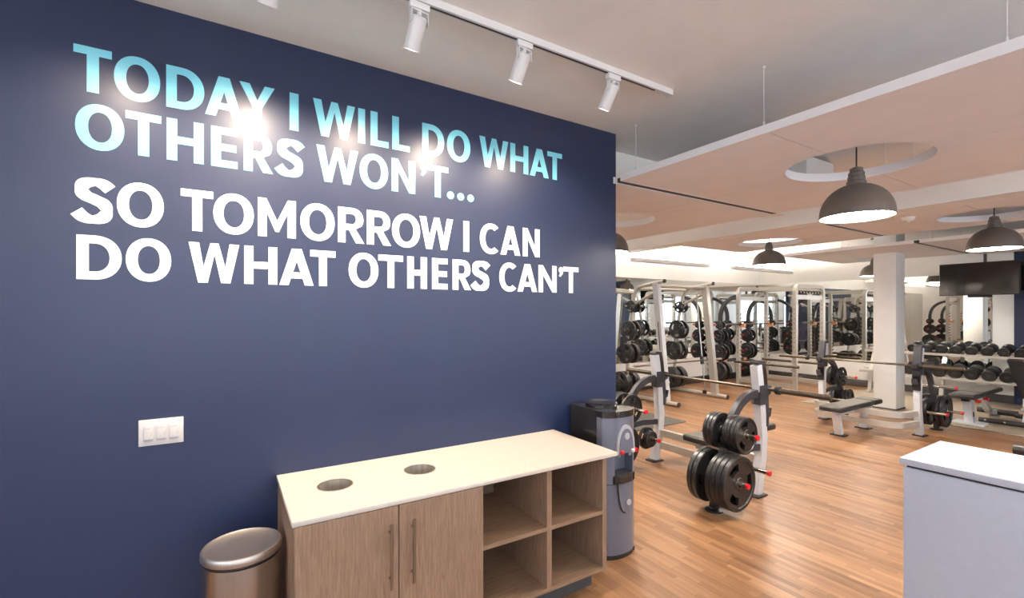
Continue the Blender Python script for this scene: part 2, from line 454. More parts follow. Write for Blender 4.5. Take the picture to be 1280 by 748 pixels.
# ================================================================== pendant lamps
def pendant(x, y, zr, label):
    t = thing('pendant_lamp', label, 'pendant lamp', (x, y, zr), 'taupe dome pendant lamps')
    R = .208; n = 14
    out = [(R * math.cos(PI / 2 * k / n * .86) ** .92, zr + .01 + .205 * math.sin(PI / 2 * k / n * .86) / math.sin(PI / 2 * .86)) for k in range(n + 1)]
    prof = [(R - .004, zr), (R + .002, zr)] + out
    inn = [(max(.01, r - .005), z - .003) for r, z in reversed(out)]
    MB().lathe(prof + inn + [(R - .004, zr)], (x, y, 0), seg=56).build('lamp_shade', 'lamp_shade', t)
    zt = zr + .205
    MB().lathe([(.055, zt), (.055, zt + .03), (.049, zt + .035), (.049, zt + .06), (.045, zt + .064), (.045, zt + .088), (.038, zt + .095), (.036, zt + .118), (.02, zt + .125), (0, zt + .125)], (x, y, 0), seg=28).build('lamp_neck', 'lamp_shade', t)
    MB().lathe([(0, zr + .012), (R - .012, zr + .012), (R - .012, zr + .016), (0, zr + .016)], (x, y, 0), seg=48).build('diffuser', 'lamp_glow', t)
    MB().cyl((x, y, zt + .12), (x, y, ZC - .02), .005, seg=8).build('cable', 'black_metal', t)
    MB().lathe([(0, ZC - .03), (.05, ZC - .025), (.055, ZC), (0, ZC)], (x, y, 0), seg=20).build('canopy', 'black_metal', t)
pendant(3.55, 1.40, 2.24, 'large taupe dome pendant hanging through the nearest round ceiling opening')
pendant(3.50, 3.665, 2.25, 'taupe dome pendant half hidden behind the end of the navy wall')
pendant(6.58, 1.40, 2.25, 'taupe dome pendant in front of the television at the right edge')
pendant(6.57, 3.66, 2.28, 'taupe dome pendant hanging above the power rack in the middle')
pendant(10.15, 3.73, 2.28, 'distant taupe dome pendant partly hidden by the white pillar')

# ================================================================== linear pendants
def linear(x0, x1, y, z, label):
    t = thing('linear_pendant', label, 'light fixture', ((x0 + x1) / 2, y, z), 'white linear uplights by the back wall')
    MB().box(x0, x1, y - .05, y + .05, z, z + .07, bev=.004).build('housing', 'white_metal', t)
    MB().box(x0 + .02, x1 - .02, y - .04, y + .04, z + .0702, z + .074).build('diffuser', 'uplight', t)
    for f in (.08, .92):
        px = x0 + (x1 - x0) * f
        MB().cyl((px, y, z + .074), (px, y, ZC), .002, seg=6).build('suspension_wire', 'white_metal', t)
linear(5.95, 8.0, 5.65, 2.49, 'white linear light bar above the smith machine')
linear(8.75, 10.95, 5.6, 2.49, 'white linear light bar above the power rack')
linear(-2.2, 0.8, -1.6, 2.45, 'added unseen fill light bar over the lobby behind the viewpoint')  # fill light added out of view to brighten the ceiling
linear(2.6, 5.2, -2.4, 2.45, 'added unseen fill light bar over the lobby beyond the reception desk')  # second added fill light, also out of view

# ================================================================== track lighting
TY = 1.912
tr = thing('track_rail', 'white ceiling track rail carrying the spotlights along the navy wall', 'track rail', (.3, TY, ZC))
MB().box(-2.2, 2.33, TY - .018, TY + .018, ZC - .034, ZC).build('rail_body', 'white_metal', tr)
MB().box(-2.18, 2.20, TY - .006, TY + .006, ZC - .0352, ZC - .033).build('rail_slot', 'black_metal', tr)
MB().box(2.33, 2.345, TY - .019, TY + .019, ZC - .035, ZC, bev=.003).build('rail_end_cap', 'white_metal', tr)
def track_head(x, label, aim, power=1.0):
    t = thing('track_spotlight', label, 'spotlight', (x, TY, ZC - .034), 'white cylinder spotlights on the ceiling track')
    z0 = ZC - .036
    MB().box(x - .045, x + .045, TY - .016, TY + .016, z0 - .03, z0, bev=.003).cyl((x, TY, z0 - .03), (x, TY, z0 - .055), .012, seg=12).build('adapter', 'white_metal', t)
    piv = Vector((x, TY, z0 - .062)); d = (Vector(aim) - piv).normalized(); _, a, b = frame_of(d)
    top = piv - d * .012; bot = piv + d * .128
    m = MB().ribbon([(-.039, .05), (-.039, .0)], .002, -.012, .012)  # yoke arm
    m.ribbon([(.039, .05), (.039, .0)], .002, -.012, .012); m.box(-.041, .041, -.012, .012, .048, .053)
    bmesh.ops.rotate(m.bm, verts=m.bm.verts[:], cent=(0, 0, 0), matrix=Matrix.Rotation(math.atan2(d.y, d.x) - PI / 2, 3, 'Z'))
    bmesh.ops.translate(m.bm, verts=m.bm.verts[:], vec=(piv.x, piv.y, piv.z - .025))
    m.build('yoke', 'white_metal', t)
    # hollow can
    seg = 28; R = .035
    def ring(p, r): return [p + (a * math.cos(2 * PI * k / seg) + b * math.sin(2 * PI * k / seg)) * r for k in range(seg)]
    m = MB(); m.rings([ring(top + d * .004, R - .008), ring(top + d * .012, R), ring(bot, R), ring(bot, R - .004), ring(bot - d * .04, R - .005)], cap=False)
    m.bm.faces.new([m.bm.verts.new(p) for p in ring(top + d * .004, R - .008)])
    bmesh.ops.remove_doubles(m.bm, verts=m.bm.verts[:], dist=1e-6)
    m.build('lamp_can', 'white_metal', t)
    MB().cyl(bot - d * .036, bot - d * .032, R - .006, seg=seg).build('lens', 'spot_glow', t)
    ld = bpy.data.lights.new('spot', 'SPOT'); ld.energy = SPOT_W * power; ld.color = (1.0, .82, .63); ld.spot_size = math.radians(112); ld.spot_blend = .7; ld.shadow_soft_size = .035
    lo = bpy.data.objects.new('spot_light', ld); C.objects.link(lo); lo.parent = t
    lo.location = (bot - d * .028) - Vector(t['origin']); lo.rotation_euler = d.to_track_quat('-Z', 'Y').to_euler()
for x, pw, lb in ((-.42, .45, 'white cylinder spotlight on the track, out past the upper left corner'), (.155, 1.3, 'white cylinder spotlight whose tip just shows at the top picture edge'), (.72, .7, 'white cylinder spotlight on the track, leftmost one fully in view'), (1.262, 1.1, 'white cylinder spotlight on the track, middle one of three in view'), (1.86, .6, 'white cylinder spotlight nearest the free end of the track')):
    track_head(x, lb, (x - .10, D, 1.75), pw)

# ================================================================== lettering on the navy wall
def catmull(P, n=8):
    out = []; Q = [P[0]] + list(P) + [P[-1]]
    for i in range(1, len(Q) - 2):
        for k in range(n):
            t = k / n; p = []
            for j in (0, 1):
                a, b, c, d = Q[i - 1][j], Q[i][j], Q[i + 1][j], Q[i + 2][j]
                p.append(.5 * (2 * b + (c - a) * t + (2 * a - 5 * b + 4 * c - d) * t * t + (3 * b - a - 3 * c + d) * t ** 3))
            out.append(tuple(p))
    out.append(tuple(P[-1])); return out
def ell(cx, cz, rx, rz, a0=0, a1=360, n=40, p=2.12):
    out = []
    for k in range(n + 1):
        t = math.radians(a0 + (a1 - a0) * k / n); c, s = math.cos(t), math.sin(t)
        out.append((cx + rx * math.copysign(abs(c) ** (2 / p), c), cz + rz * math.copysign(abs(s) ** (2 / p), s)))
    return out
def glyph(ch, W, H):
    t = .0390; th = .0338; c = W / 2; o = .003
    if ch == 'I': return [[(0, 0), (0, H), (W, H), (W, 0)]]
    if ch == 'T': return [[(0, H), (W, H), (W, H - th), (c + t / 2, H - th), (c + t / 2, 0), (c - t / 2, 0), (c - t / 2, H - th), (0, H - th)]]
    if ch == 'L': return [[(0, 0), (0, H), (t, H), (t, th), (W, th), (W, 0)]]
    if ch == 'H': 
        a, b = H / 2 - th / 2, H / 2 + th / 2
        return [[(0, 0), (0, H), (t, H), (t, b), (W - t, b), (W - t, H), (W, H), (W, 0), (W - t, 0), (W - t, a), (t, a), (t, 0)]]
    if ch == 'E':
        a, b = H / 2 - th / 2, H / 2 + th / 2
        return [[(0, 0), (0, H), (W, H), (W, H - th), (t, H - th), (t, b), (W * .96, b), (W * .96, a), (t, a), (t, th), (W, th), (W, 0)]]
    if ch == 'A':
        s = t * 1.08; a = t * .58; k = (c - a) / H
        inn = lambda z: s + k * z
        h1, h2 = H * .185, H * .185 + th * .92; ht = (c - s) / k
        return [[(0, 0), (c - a, H), (c + a, H), (W, 0), (W - s, 0), (W - inn(h1), h1), (inn(h1), h1), (s, 0)], [(inn(h2), h2), (W - inn(h2), h2), (c, ht)]]
    if ch == 'Y':
        s = t * 1.12; zm = H * .40
        return [[(0, H), (s, H), (c, zm + H * .19), (W - s, H), (W, H), (c + t / 2, zm), (c + t / 2, 0), (c - t / 2, 0), (c - t / 2, zm)]]
    if ch == 'W':
        b1 = W * .275; a = t * .48; s = min(t * 1.03, b1 * .8); m = t * .42
        zi = H * (1 - (b1 - s) / (b1 - a)); zi = max(H * .22, min(zi, H * .4))
        return [[(0, H), (s, H), (b1 + a * .1, zi), (c - m, H), (c + m, H), (W - b1 - a * .1, zi), (W - s, H), (W, H), (W - b1 + a, 0), (W - b1 - a, 0), (c, H * .72), (b1 + a, 0), (b1 - a, 0)]]
    if ch == 'M':
        s = t * .95
        return [[(0, 0), (0, H), (s, H), (c, H * .43), (W - s, H), (W, H), (W, 0), (W - t, 0), (W - t, H * .63), (c + t * .2, H * .14), (c - t * .2, H * .14), (t, H * .63), (t, 0)]]
    if ch == 'N':
        s = t * .95
        return [[(0, 0), (0, H), (s, H), (W - t, H * .37), (W - t, H), (W, H), (W, 0), (W - s, 0), (t, H * .63), (t, 0)]]
    if ch == 'O': return [ell(c, H / 2, c, H / 2 + o)[:-1], ell(c, H / 2, c - t * 1.04, H / 2 + o - th)[:-1]]
    if ch == 'D':
        x = W * .40
        def sh(i):
            return [(i and t, i and th)] + ell(x, H / 2, W - x - (t * 1.02 if i else 0), H / 2 - (th if i else 0), -90, 90, 24) + [(i and t, H - (th if i else 0))]
        return [sh(0), sh(1)]
    if ch == 'C':
        ro = ell(c * 1.06, H / 2, c * 1.06, H / 2 + o, 48, 312, 36); ri = ell(c * 1.06, H / 2, c * 1.06 - t, H / 2 + o - th, 54, 306, 36)
        return [ro + ri[::-1]]
    if ch == 'R':
        bz = H * .36; x = W * .52; mid = (H + bz) / 2
        out = [(0, 0), (0, H)] + ell(x, mid, W * .96 - x, (H - bz) / 2, 90, -35, 18) + [(W * .66, bz + .008), (W, 0), (W - t * 1.15, 0), (W * .62 - t * .75, bz), (t, bz), (t, 0)]
        inn = [(t, H - th), (t, bz + th)] + ell(x, mid, W * .96 - x - t, (H - bz) / 2 - th, -90, 90, 16)
        return [out, inn]
    if ch == 'S':
        P = [(.90, .775), (.74, .875), (.52, .915), (.27, .86), (.19, .72), (.30, .60), (.52, .525), (.74, .435), (.815, .285), (.72, .135), (.47, .078), (.24, .125), (.075, .245)]
        Q = catmull([(x * W, z * H) for x, z in P], 6); L_, R_ = [], []
        for i, p in enumerate(Q):
            a, b = Q[max(0, i - 1)], Q[min(len(Q) - 1, i + 1)]; dx, dz = b[0] - a[0], b[1] - a[1]; l = math.hypot(dx, dz)
            nx, nz = -dz / l, dx / l; hw = .46 * (th * abs(nz) + t * abs(nx))
            L_.append((p[0] + nx * hw, p[1] + nz * hw)); R_.append((p[0] - nx * hw, p[1] - nz * hw))
        return [L_ + R_[::-1]]
    if ch == "'":
        return [ell(W * .52, H * .86, W * .44, W * .44, 20, 250, 16) + [(W * .12, H * .63), (W * .42, H * .60), (W * .86, H * .72)]]
    if ch == '.': return [ell(c, c, c, c, p=2)[:-1]]
def px2x(px):
    r = (px - 640) / 581; s, c_ = math.sin(AZ), math.cos(AZ)
    return D * (s * r + c_) / (-c_ * r + s)
LINES = [
 (2.731, 2.541, 'cyan', [('T',91.8,139.9),('O',142.5,200.3),('D',207.8,255.4),('A',256.4,303.2),('Y',299.2,343.3),('I',362,373.2),('W',391.3,443.8),('I',447.7,456.3),('L',463.1,485.7),('L',490.2,512.1),('D',527.6,555.2),('O',558.7,587.8),('W',599.1,635.3),('H',637.7,660.3),('A',662.1,685.8),('T',684,702.4)]),
 (2.492, 2.303, 'cyan', [('O',93.9,155.4),('T',157,201.6),('H',208.3,254.8),('E',263.9,297),('R',304.5,341.4),('S',345.2,380),('W',395.4,447.7),('O',449.5,485.1),('N',489.3,519),("'",524.9,533.8),('T',533.8,560.2),('.',558.7,567.6),('.',571.5,580.1),('.',584,592.3)]),
 (2.180, 1.990, 'white_vinyl', [('S',91.3,142.9),('O',146,204.8),('T',225.9,266.7),('O',266.7,317.2),('M',322.3,369.8),('O',375.4,418.2),('R',422.4,455.4),('R',458.5,488.9),('O',489.9,525),('W',524.5,566.2),('I',579.1,586.3),('C',599.8,625.5),('A',625.5,650.3),('N',653.4,674.5)]),
 (1.938, 1.752, 'white_vinyl', [('D',95.5,152.2),('O',157.3,214),('W',235.7,299.1),('H',305.3,346.6),('A',349.2,392),('T',387.8,419.3),('O',435.8,472.9),('T',472.9,503.8),('H',509,533.7),('E',540,559.5),('R',565.7,588.9),('S',589.4,612.1),('C',624,647.7),('A',646.7,671.4),('N',673,695.7),("'",697.7,704.4),('T',703.9,723)]),
]
dg = bpy.context.evaluated_depsgraph_get()
sent = {'cyan': thing('wall_lettering', 'light blue capital lettering in two lines on the navy wall', 'lettering', (.75, D, 2.3), 'quotation on the navy wall'),
        'white_vinyl': thing('wall_lettering', 'white capital lettering in two lines on the navy wall', 'lettering', (.75, D, 1.75), 'quotation on the navy wall')}
names = {"'": 'apostrophe', '.': 'full_stop'}
for zt, zb, mt, chars in LINES:
    for ch, p0, p1 in chars:
        x0, x1 = px2x(p0), px2x(p1); W, H = x1 - x0, zt - zb
        cu = bpy.data.curves.new('letter', 'CURVE'); cu.dimensions = '2D'; cu.fill_mode = 'FRONT'; cu.extrude = .0006
        for poly in glyph(ch, W, H):
            sp = cu.splines.new('POLY'); sp.points.add(len(poly) - 1); sp.use_cyclic_u = True
            for q, (x, z) in zip(sp.points, poly): q.co = (x, z, 0, 1)
        tmp = bpy.data.objects.new('tmp', cu)
        me = bpy.data.meshes.new_from_object(tmp)
        bpy.data.objects.remove(tmp); bpy.data.curves.remove(cu)
        me.materials.clear(); me.materials.append(M[mt])
        ob = bpy.data.objects.new(names.get(ch, 'letter'), me); C.objects.link(ob); ob.parent = sent[mt]
        ob.location = Vector((x0, D - .0008, zb)) - Vector(sent[mt]['origin']); ob.rotation_euler = (PI / 2, 0, 0)

# ================================================================== light switch
sw = thing('switch_plate', 'white three gang dimmer switch plate on the navy wall', 'light switch', (-.231, D, 1.08))
MB().box(-.312, -.150, D - .008, D, 1.022, 1.138, bev=.003).build('cover_plate', 'switch', sw)
for i in range(3):
    cx = -.277 + i * .046
    k = MB().box(cx - .0165, cx + .0165, D - .012, D - .0078, 1.047, 1.113, bev=.002).build('rocker', 'switch', sw)
    MB().box(cx - .0165, cx + .0165, D - .0135, D - .0118, 1.044, 1.053, bev=.001).build('rocker_foot', 'switch_grey', k)
    MB().box(cx - .014, cx + .011, D - .0126, D - .0119, 1.099, 1.1005).build('print_line', 'switch_grey', k)
    for j in range(3): MB().box(cx + .010, cx + .012, D - .0126, D - .0119, 1.066 + j * .008, 1.070 + j * .008).build('level_lamp', 'led' if j == 2 else 'switch_grey', k)

# ================================================================== cabinet with worktop
CX0, CX1, CF, CB, ZT = .236, 1.893, 2.0, D - .002, .775
cb = thing('oak_cabinet', 'oak veneer base cabinet with two doors and four open cubbies', 'cabinet', (1.06, 2.3, 0))
T = .022
MB().box(CX0, CX0 + T, CF, CB, .12, ZT).build('side_panel', 'oak', cb)
MB().box(CX1 - .03, CX1, CF, CB, .12, ZT).build('side_panel', 'oak', cb)
MB().box(1.055, 1.074, CF + .001, CB - .02, .142, ZT).build('divider', 'oak', cb)
MB().box(1.468, 1.499, CF + .002, CB - .02, .142, ZT).build('divider', 'oak', cb)
MB().box(CX0 + T, CX1 - .03, CF, CB - .02, .12, .142).build('bottom_panel', 'oak_x', cb)
MB().box(CX0 + T, CX1 - .03, CB - .02, CB, .12, ZT).build('back_panel', 'oak', cb)
MB().box(1.074, 1.468, CF + .003, CB - .02, .446, .468).build('shelf', 'oak_x', cb)
MB().box(1.499, CX1 - .03, CF + .003, CB - .02, .446, .468).build('shelf', 'oak_x', cb)
MB().box(CX0 + .03, 1.855, CF + .085, CB - .05, 0, .12).build('plinth', 'plinth', cb)
for x0, x1, hx in ((CX0 + .002, .652, .612), (.656, 1.071, .713)):
    dr = MB().box(x0, x1, CF - .02, CF - .001, .125, ZT - .003, bev=.001, seg=1).build('door', 'oak', cb)
    hy = CF - .02
    h = MB().cyl((hx, hy - .03, .43), (hx, hy - .03, .707), .0065, seg=12)
    for z in (.47, .667): h.cyl((hx, hy, z), (hx, hy - .03, z), .004, seg=10)
    h.build('handle', 'nickel', dr)
# worktop with two round openings
wt = thing('worktop', 'white quartz worktop with two round waste openings on the oak cabinet', 'worktop', (1.1, 2.3, ZT))
WX0, WX1, WY0, WY1 = .230, 1.959, 1.978, D - .001
GR = [(.453, 2.305), (.872, 2.303)]; GRR = .078
def plate_with_holes(x0, x1, y0, y1, holes, r, z0, z1):
    cu = bpy.data.curves.new('slab', 'CURVE'); cu.dimensions = '2D'; cu.fill_mode = 'BOTH'; cu.extrude = (z1 - z0) / 2 - .0015; cu.bevel_depth = .0015; cu.bevel_resolution = 1; cu.offset = -.0015
    polys = [[(x0, y0), (x1, y0), (x1, y1), (x0, y1)]] + [[(hx + r * math.cos(2 * PI * k / 48), hy + r * math.sin(2 * PI * k / 48)) for k in range(48)][::-1] for hx, hy in holes]
    for poly in polys:
        sp = cu.splines.new('POLY'); sp.points.add(len(poly) - 1); sp.use_cyclic_u = True
        for q, (x, y) in zip(sp.points, poly): q.co = (x, y, (z0 + z1) / 2, 1)
    tmp = bpy.data.objects.new('tmp', cu); me = bpy.data.meshes.new_from_object(tmp)
    bpy.data.objects.remove(tmp); bpy.data.curves.remove(cu); return me
me = plate_with_holes(WX0, WX1, WY0, WY1, GR, GRR, ZT, .797)
o_ = Vector(wt['origin'])
for v in me.vertices: v.co -= o_
me.materials.clear(); me.materials.append(M['quartz'])
sl = bpy.data.objects.new('slab', me); C.objects.link(sl); sl.parent = wt
for hx, hy in GR:
    MB().lathe([(GRR - .001, .7985), (GRR + .004, .7985), (GRR + .004, .797), (GRR - .001, .797), (GRR - .001, .70), (GRR - .004, .70), (GRR - .004, .7985)], (hx, hy, 0), seg=48).build('steel_ring', 'ring_steel', wt)

# ================================================================== waste bin
bx, by, br = .072, 2.262, .148
tb = thing('waste_bin', 'round brushed steel waste bin standing against the navy wall', 'waste bin', (bx, by, 0))
MB().lathe([(0, .012), (br - .006, .012), (br - .002, .03), (br - .002, .595), (br - .012, .6), (0, .6)], (bx, by, 0), seg=64).build('bin_body', 'brushed', tb)
MB().lathe([(0, 0), (br + .002, 0), (br + .004, .004), (br + .004, .024), (br - .002, .03), (0, .03)], (bx, by, 0), seg=48).build('base_ring', 'black_metal', tb)
MB().lathe([(br - .012, .598), (br - .004, .598), (br - .004, .61), (br - .012, .61)], (bx, by, 0), seg=48).build('seal_ring', 'black_metal', tb)
MB().lathe([(0, .608), (br, .608), (br + .002, .612), (br + .002, .634), (br - .002, .640), (br - .008, .641), (br - .014, .637), (.06, .634), (0, .633)], (bx, by, 0), seg=64).build('lid', 'steel_lid', tb)
MB().box(bx - .03, bx + .03, by + br - .005, by + br + .02, .585, .625, bev=.004).build('hinge', 'black_metal', tb)
MB().box(bx - .05, bx + .05, by - br - .045, by - br + .02, .01, .022, bev=.003).build('pedal', 'brushed', tb)

# ================================================================== water cooler
wc = thing('water_cooler', 'grey and black floor standing water cooler beside the oak cabinet', 'water cooler', (2.24, 2.4, 0))
X0, X1, YF, YR = 2.095, 2.385, 2.255, 2.585
def bowfront(bulge, inset=0.0, n=14, yf=YF):
    cx = (X0 + X1) / 2; hw = (X1 - X0) / 2 - inset
    pts = []
    for k in range(n + 1):
        u = -1 + 2 * k / n
        pts.append((cx + hw * u, yf - bulge * (1 - abs(u) ** 2.6)))
    return pts
def cooler_slab(z0, z1, inset=0.0, mat='cooler_grey', name='front_panel', back=YF + .05, bulge=.055):
    f = bowfront(bulge, inset)
    MB().prism(f + [(f[-1][0], back), (f[0][0], back)], 'Z', z0, z1).build(name, mat, wc, smooth=30)
MB().box(X0 + .003, X1 - .003, YF + .05, YR, .02, .965, bev=.004).build('side_shell', 'cooler_black', wc)
cooler_slab(.03, .49, name='lower_front')
# upper front is cut round the dispensing bay
bayx0, bayx1, bz0, bz1 = 2.165, 2.335, .53, .74
f = bowfront(.055)
def part_front(xa, xb, z0, z1, name, mat='cooler_grey', push=0.0, thick=.05):
    def yy(x):
        u = (x - (X0 + X1) / 2) / ((X1 - X0) / 2); return YF - .055 * (1 - min(1, abs(u)) ** 2.6) - push
    n = 10; xs = [xa + (xb - xa) * k / n for k in range(n + 1)]
    back = YF + thick
    return MB().prism([(x, yy(x)) for x in xs] + [(xb, back), (xa, back)], 'Z', z0, z1).build(name, mat, wc, smooth=30)
part_front(X0, bayx0, .494, .925, 'front_panel'); part_front(bayx1, X1, .494, .925, 'front_panel')
part_front(bayx0, bayx1, bz1, .925, 'front_panel'); part_front(bayx0, bayx1, .494, bz0, 'front_panel')
MB().box(bayx0 - .001, bayx1 + .001, YF + .035, YF + .05, bz0, bz1).build('bay_back', 'cooler_grey', wc)
part_front(bayx0 - .012, bayx1 + .012, .498, .548, 'drip_tray', 'cooler_black', push=.014)
g = part_front(bayx0 + .01, bayx1 - .01, .546, .551, 'drip_grille', 'char', push=.008)
# arched dispenser head
ax = (bayx0 + bayx1) / 2; pts = []
for k in range(21):
    t = PI * k / 20; pts.append((ax - .078 * math.cos(t), .70 + .175 * math.sin(t) ** .8))
pts = [(ax - .085, .69)] + pts + [(ax + .085, .69)]
MB().prism(pts, 'Y', YF - .064, YF - .03).build('dispenser_arch', 'cooler_light', wc)
pin = [(ax + (x - ax) * .80, .70 + (z - .70) * .86) for x, z in pts]
MB().prism(pin, 'Y', YF - .068, YF - .063).build('dispenser_face', 'cooler_grey', wc)
MB().lathe([(0, YF - .072), (.02, YF - .072), (.024, YF - .067), (0, YF - .066)], (ax + .004, 0, .80), axis='Y', seg=24).build('badge', 'cooler_light', wc)
for dx, mt in ((-.045, 'red'), (.05, 'switch')):
    MB().box(ax + dx - .013, ax + dx + .013, YF - .082, YF - .06, .69, .713, bev=.004).build('tap_lever', mt, wc)
    MB().cyl((ax + dx, YF - .045, .70), (ax + dx, YF - .045, .665), .008, seg=10).build('tap_spout', 'cooler_light', wc)
m = MB(); path = [(ax - .075, YF - .062, .50)] + [(ax - .075 + .05 * (k / 10) ** 2.2 + .02 * k / 10, YF - .062, .50 - .20 * math.sin(PI / 2 * k / 10)) for k in range(1, 11)]
m.tube(path, .005, seg=8).build('accent_groove', 'cooler_black', wc)
MB().lathe([(0, YF - .062), (.02, YF - .062), (.02, YF - .055), (0, YF - .055)], (ax + .03, 0, .36), axis='Y', seg=20).build('badge', 'cooler_light', wc)
part_front(X0 - .002, X1 + .002, .925, .965, 'top_cap', 'cooler_black', push=.004, thick=.06)
MB().lathe([(0, .965), (.11, .965), (.112, .985), (.10, .992), (.07, .984), (0, .982)], ((X0 + X1) / 2, 2.42, 0), seg=40).build('bottle_collar', 'cooler_black', wc)
MB().box(X0 + .01, X1 - .01, YF - .02, YR - .02, 0, .03, bev=.004).build('foot', 'black_metal', wc)
part_front(X0 + .004, X1 - .004, 0.0, .03, 'kick_strip', 'black_metal', push=-.004)

# ================================================================== reception desk
ds = thing('reception_desk', 'white laminate reception desk at the lower right corner', 'desk', (2.67, -.2, 0))
MB().box(2.44, 2.90, -1.6, .792, 0, .962, bev=.003).build('desk_body', 'desk', ds)
MB().box(2.450, 2.89, -1.59, .782, .962, .972).build('shadow_gap', 'black_metal', ds)
MB().box(2.432, 2.908, -1.61, .802, .972, 1.0, bev=.003).build('desk_top', 'desk', ds)

# ================================================================== MIRRORS
def mirror(axis, a, b, label):
    if axis == 'Y': m = MB().box(a + .0012, b - .0012, YB - .006, YB - .0002, .58, 2.33)
    else: m = MB().box(XF - .006, XF - .0002, a + .0012, b - .0012, .58, 2.33)
    tag(m.build('wall_mirror', 'mirror', smooth=0), label, 'mirror', 'tall mirror panels around the gym')
ordn = ['first', 'second', 'third', 'fourth', 'fifth', 'sixth', 'seventh', 'eighth', 'ninth']
e = XF - .008
for k in range(9):
    mirror('Y', e - 1.22, e, ('%s tall mirror panel from the corner on the wall behind the smith machine' % ordn[k])); e -= 1.22
for k, (a, b) in enumerate(((5.5, YB - .008), (4.3, 5.5), (3.1, 4.3), (2.53, 3.1))):
    mirror('X', a, b, ['tall far wall mirror panel in the corner behind the power rack', 'tall far wall mirror panel left of the white pillar', 'tall far wall mirror panel above the dumbbells next to the pillar', 'narrow far wall mirror panel under the television beside the white strip'][k])

# ================================================================== televisions
def television(x, y0, y1, z0, z1, label, pole=True):
    t = thing('television', label, 'television', (x, (y0 + y1) / 2, z0), 'black wall televisions')
    MB().box(x, x + .045, y0, y1, z0, z1, bev=.006).build('bezel', 'black_metal', t)
    MB().box(x - .0015, x + .002, y0 + .012, y1 - .012, z0 + .018, z1 - .012).build('screen', 'screen', t)
    if pole:
        yc = (y0 + y1) / 2 - .07
        MB().box(x + .045, x + .085, yc - .12, yc + .12, (z0 + z1) / 2 - .12, (z0 + z1) / 2 + .12).build('mount_plate', 'black_metal', t)
        MB().cyl((x + .11, yc, z0 + .2), (x + .11, yc, ZC), .022, seg=14).cyl((x + .11, yc, ZC - .01), (x + .11, yc, ZC), .07, seg=18).box(x + .08, x + .11, yc - .03, yc + .03, z0 + .2, z0 + .36).build('ceiling_pole', 'char', t)
    else:
        MB().box(x + .045, XF - .012, (y0 + y1) / 2 - .1, (y0 + y1) / 2 + .1, z0 + .15, z1 - .15).build('mount_plate', 'black_metal', t)
television(11.0, 2.042, 3.045, 1.91, 2.475, 'black television hanging from the ceiling in front of the far mirror')
television(11.70, 1.25, 2.17, 1.98, 2.5, 'black television cut off at the right picture edge', pole=False)

# ================================================================== weight plates (prototypes, axis along local y)
plate_proto = {}; PLATES = {}
def plate_meshes(R, t, grips=True):
    rr = [.026, .046, .052, .48 * R, .76 * R, .85 * R, .875 * R, .965 * R, R]
    if R < .11: rr = [.026, .04, .043, .55 * R, .7 * R, .8 * R, .83 * R, .955 * R, R]; grips = False
    yy = [t / 2, t / 2, .30 * t, .30 * t, .30 * t, .30 * t, t / 2, t / 2, .36 * t]
    S = 36; bm = bmesh.new(); F = []; Bk = []
    for r, y in zip(rr, yy):
        F.append([bm.verts.new((r * math.cos(2 * PI * k / S), -y, r * math.sin(2 * PI * k / S))) for k in range(S)])
        Bk.append([bm.verts.new((r * math.cos(2 * PI * k / S), y, r * math.sin(2 * PI * k / S))) for k in range(S)])
    def skip(i, k): return grips and i == 3 and (k % 12) < 5
    nr = len(rr)
    for i in range(nr - 1):
        for k in range(S):
            if skip(i, k): continue
            q = (k + 1) % S
            bm.faces.new((F[i][k], F[i][q], F[i + 1][q], F[i + 1][k])); bm.faces.new((Bk[i][k], Bk[i + 1][k], Bk[i + 1][q], Bk[i][q]))
    for k in range(S):
        q = (k + 1) % S
        bm.faces.new((F[-1][k], F[-1][q], Bk[-1][q], Bk[-1][k])); bm.faces.new((F[0][k], Bk[0][k], Bk[0][q], F[0][q]))
        if grips and (k % 12) < 5:
            bm.faces.new((F[3][k], Bk[3][k], Bk[3][q], F[3][q])); bm.faces.new((F[4][k], F[4][q], Bk[4][q], Bk[4][k]))
            if k % 12 == 0: bm.faces.new((F[3][k], F[4][k], Bk[4][k], Bk[3][k]))
            if k % 12 == 4: bm.faces.new((F[3][q], Bk[3][q], Bk[4][q], F[4][q]))
    bmesh.ops.recalc_face_normals(bm, faces=bm.faces[:])
    me = bpy.data.meshes.new('plate_disc'); bm.to_mesh(me); bm.free()
    me.polygons.foreach_set('use_smooth', [True] * len(me.polygons)); me.set_sharp_from_angle(angle=math.radians(35)); me.materials.append(M['iron'])
    h = MB().lathe([(.0255, -t / 2 - .001), (.036, -t / 2 - .001), (.036, t / 2 + .001), (.0255, t / 2 + .001), (.0255, -t / 2 - .001)], axis='Y', seg=24)
    bmesh.ops.recalc_face_normals(h.bm, faces=h.bm.faces[:])
    mh = bpy.data.meshes.new('plate_hub'); h.bm.to_mesh(mh); h.bm.free(); mh.materials.append(M['bar_steel'])
    mh.polygons.foreach_set('use_smooth', [True] * len(mh.polygons)); mh.set_sharp_from_angle(angle=math.radians(35))
    return me, mh
SIZES = {'XL': (.215, .040), 'L': (.19, .036), 'M': (.15, .030), 'S': (.115, .03), 'T': (.085, .026)}
WORD = {'XL': 'largest', 'L': 'large', 'M': 'medium', 'S': 'small', 'T': 'tiny'}
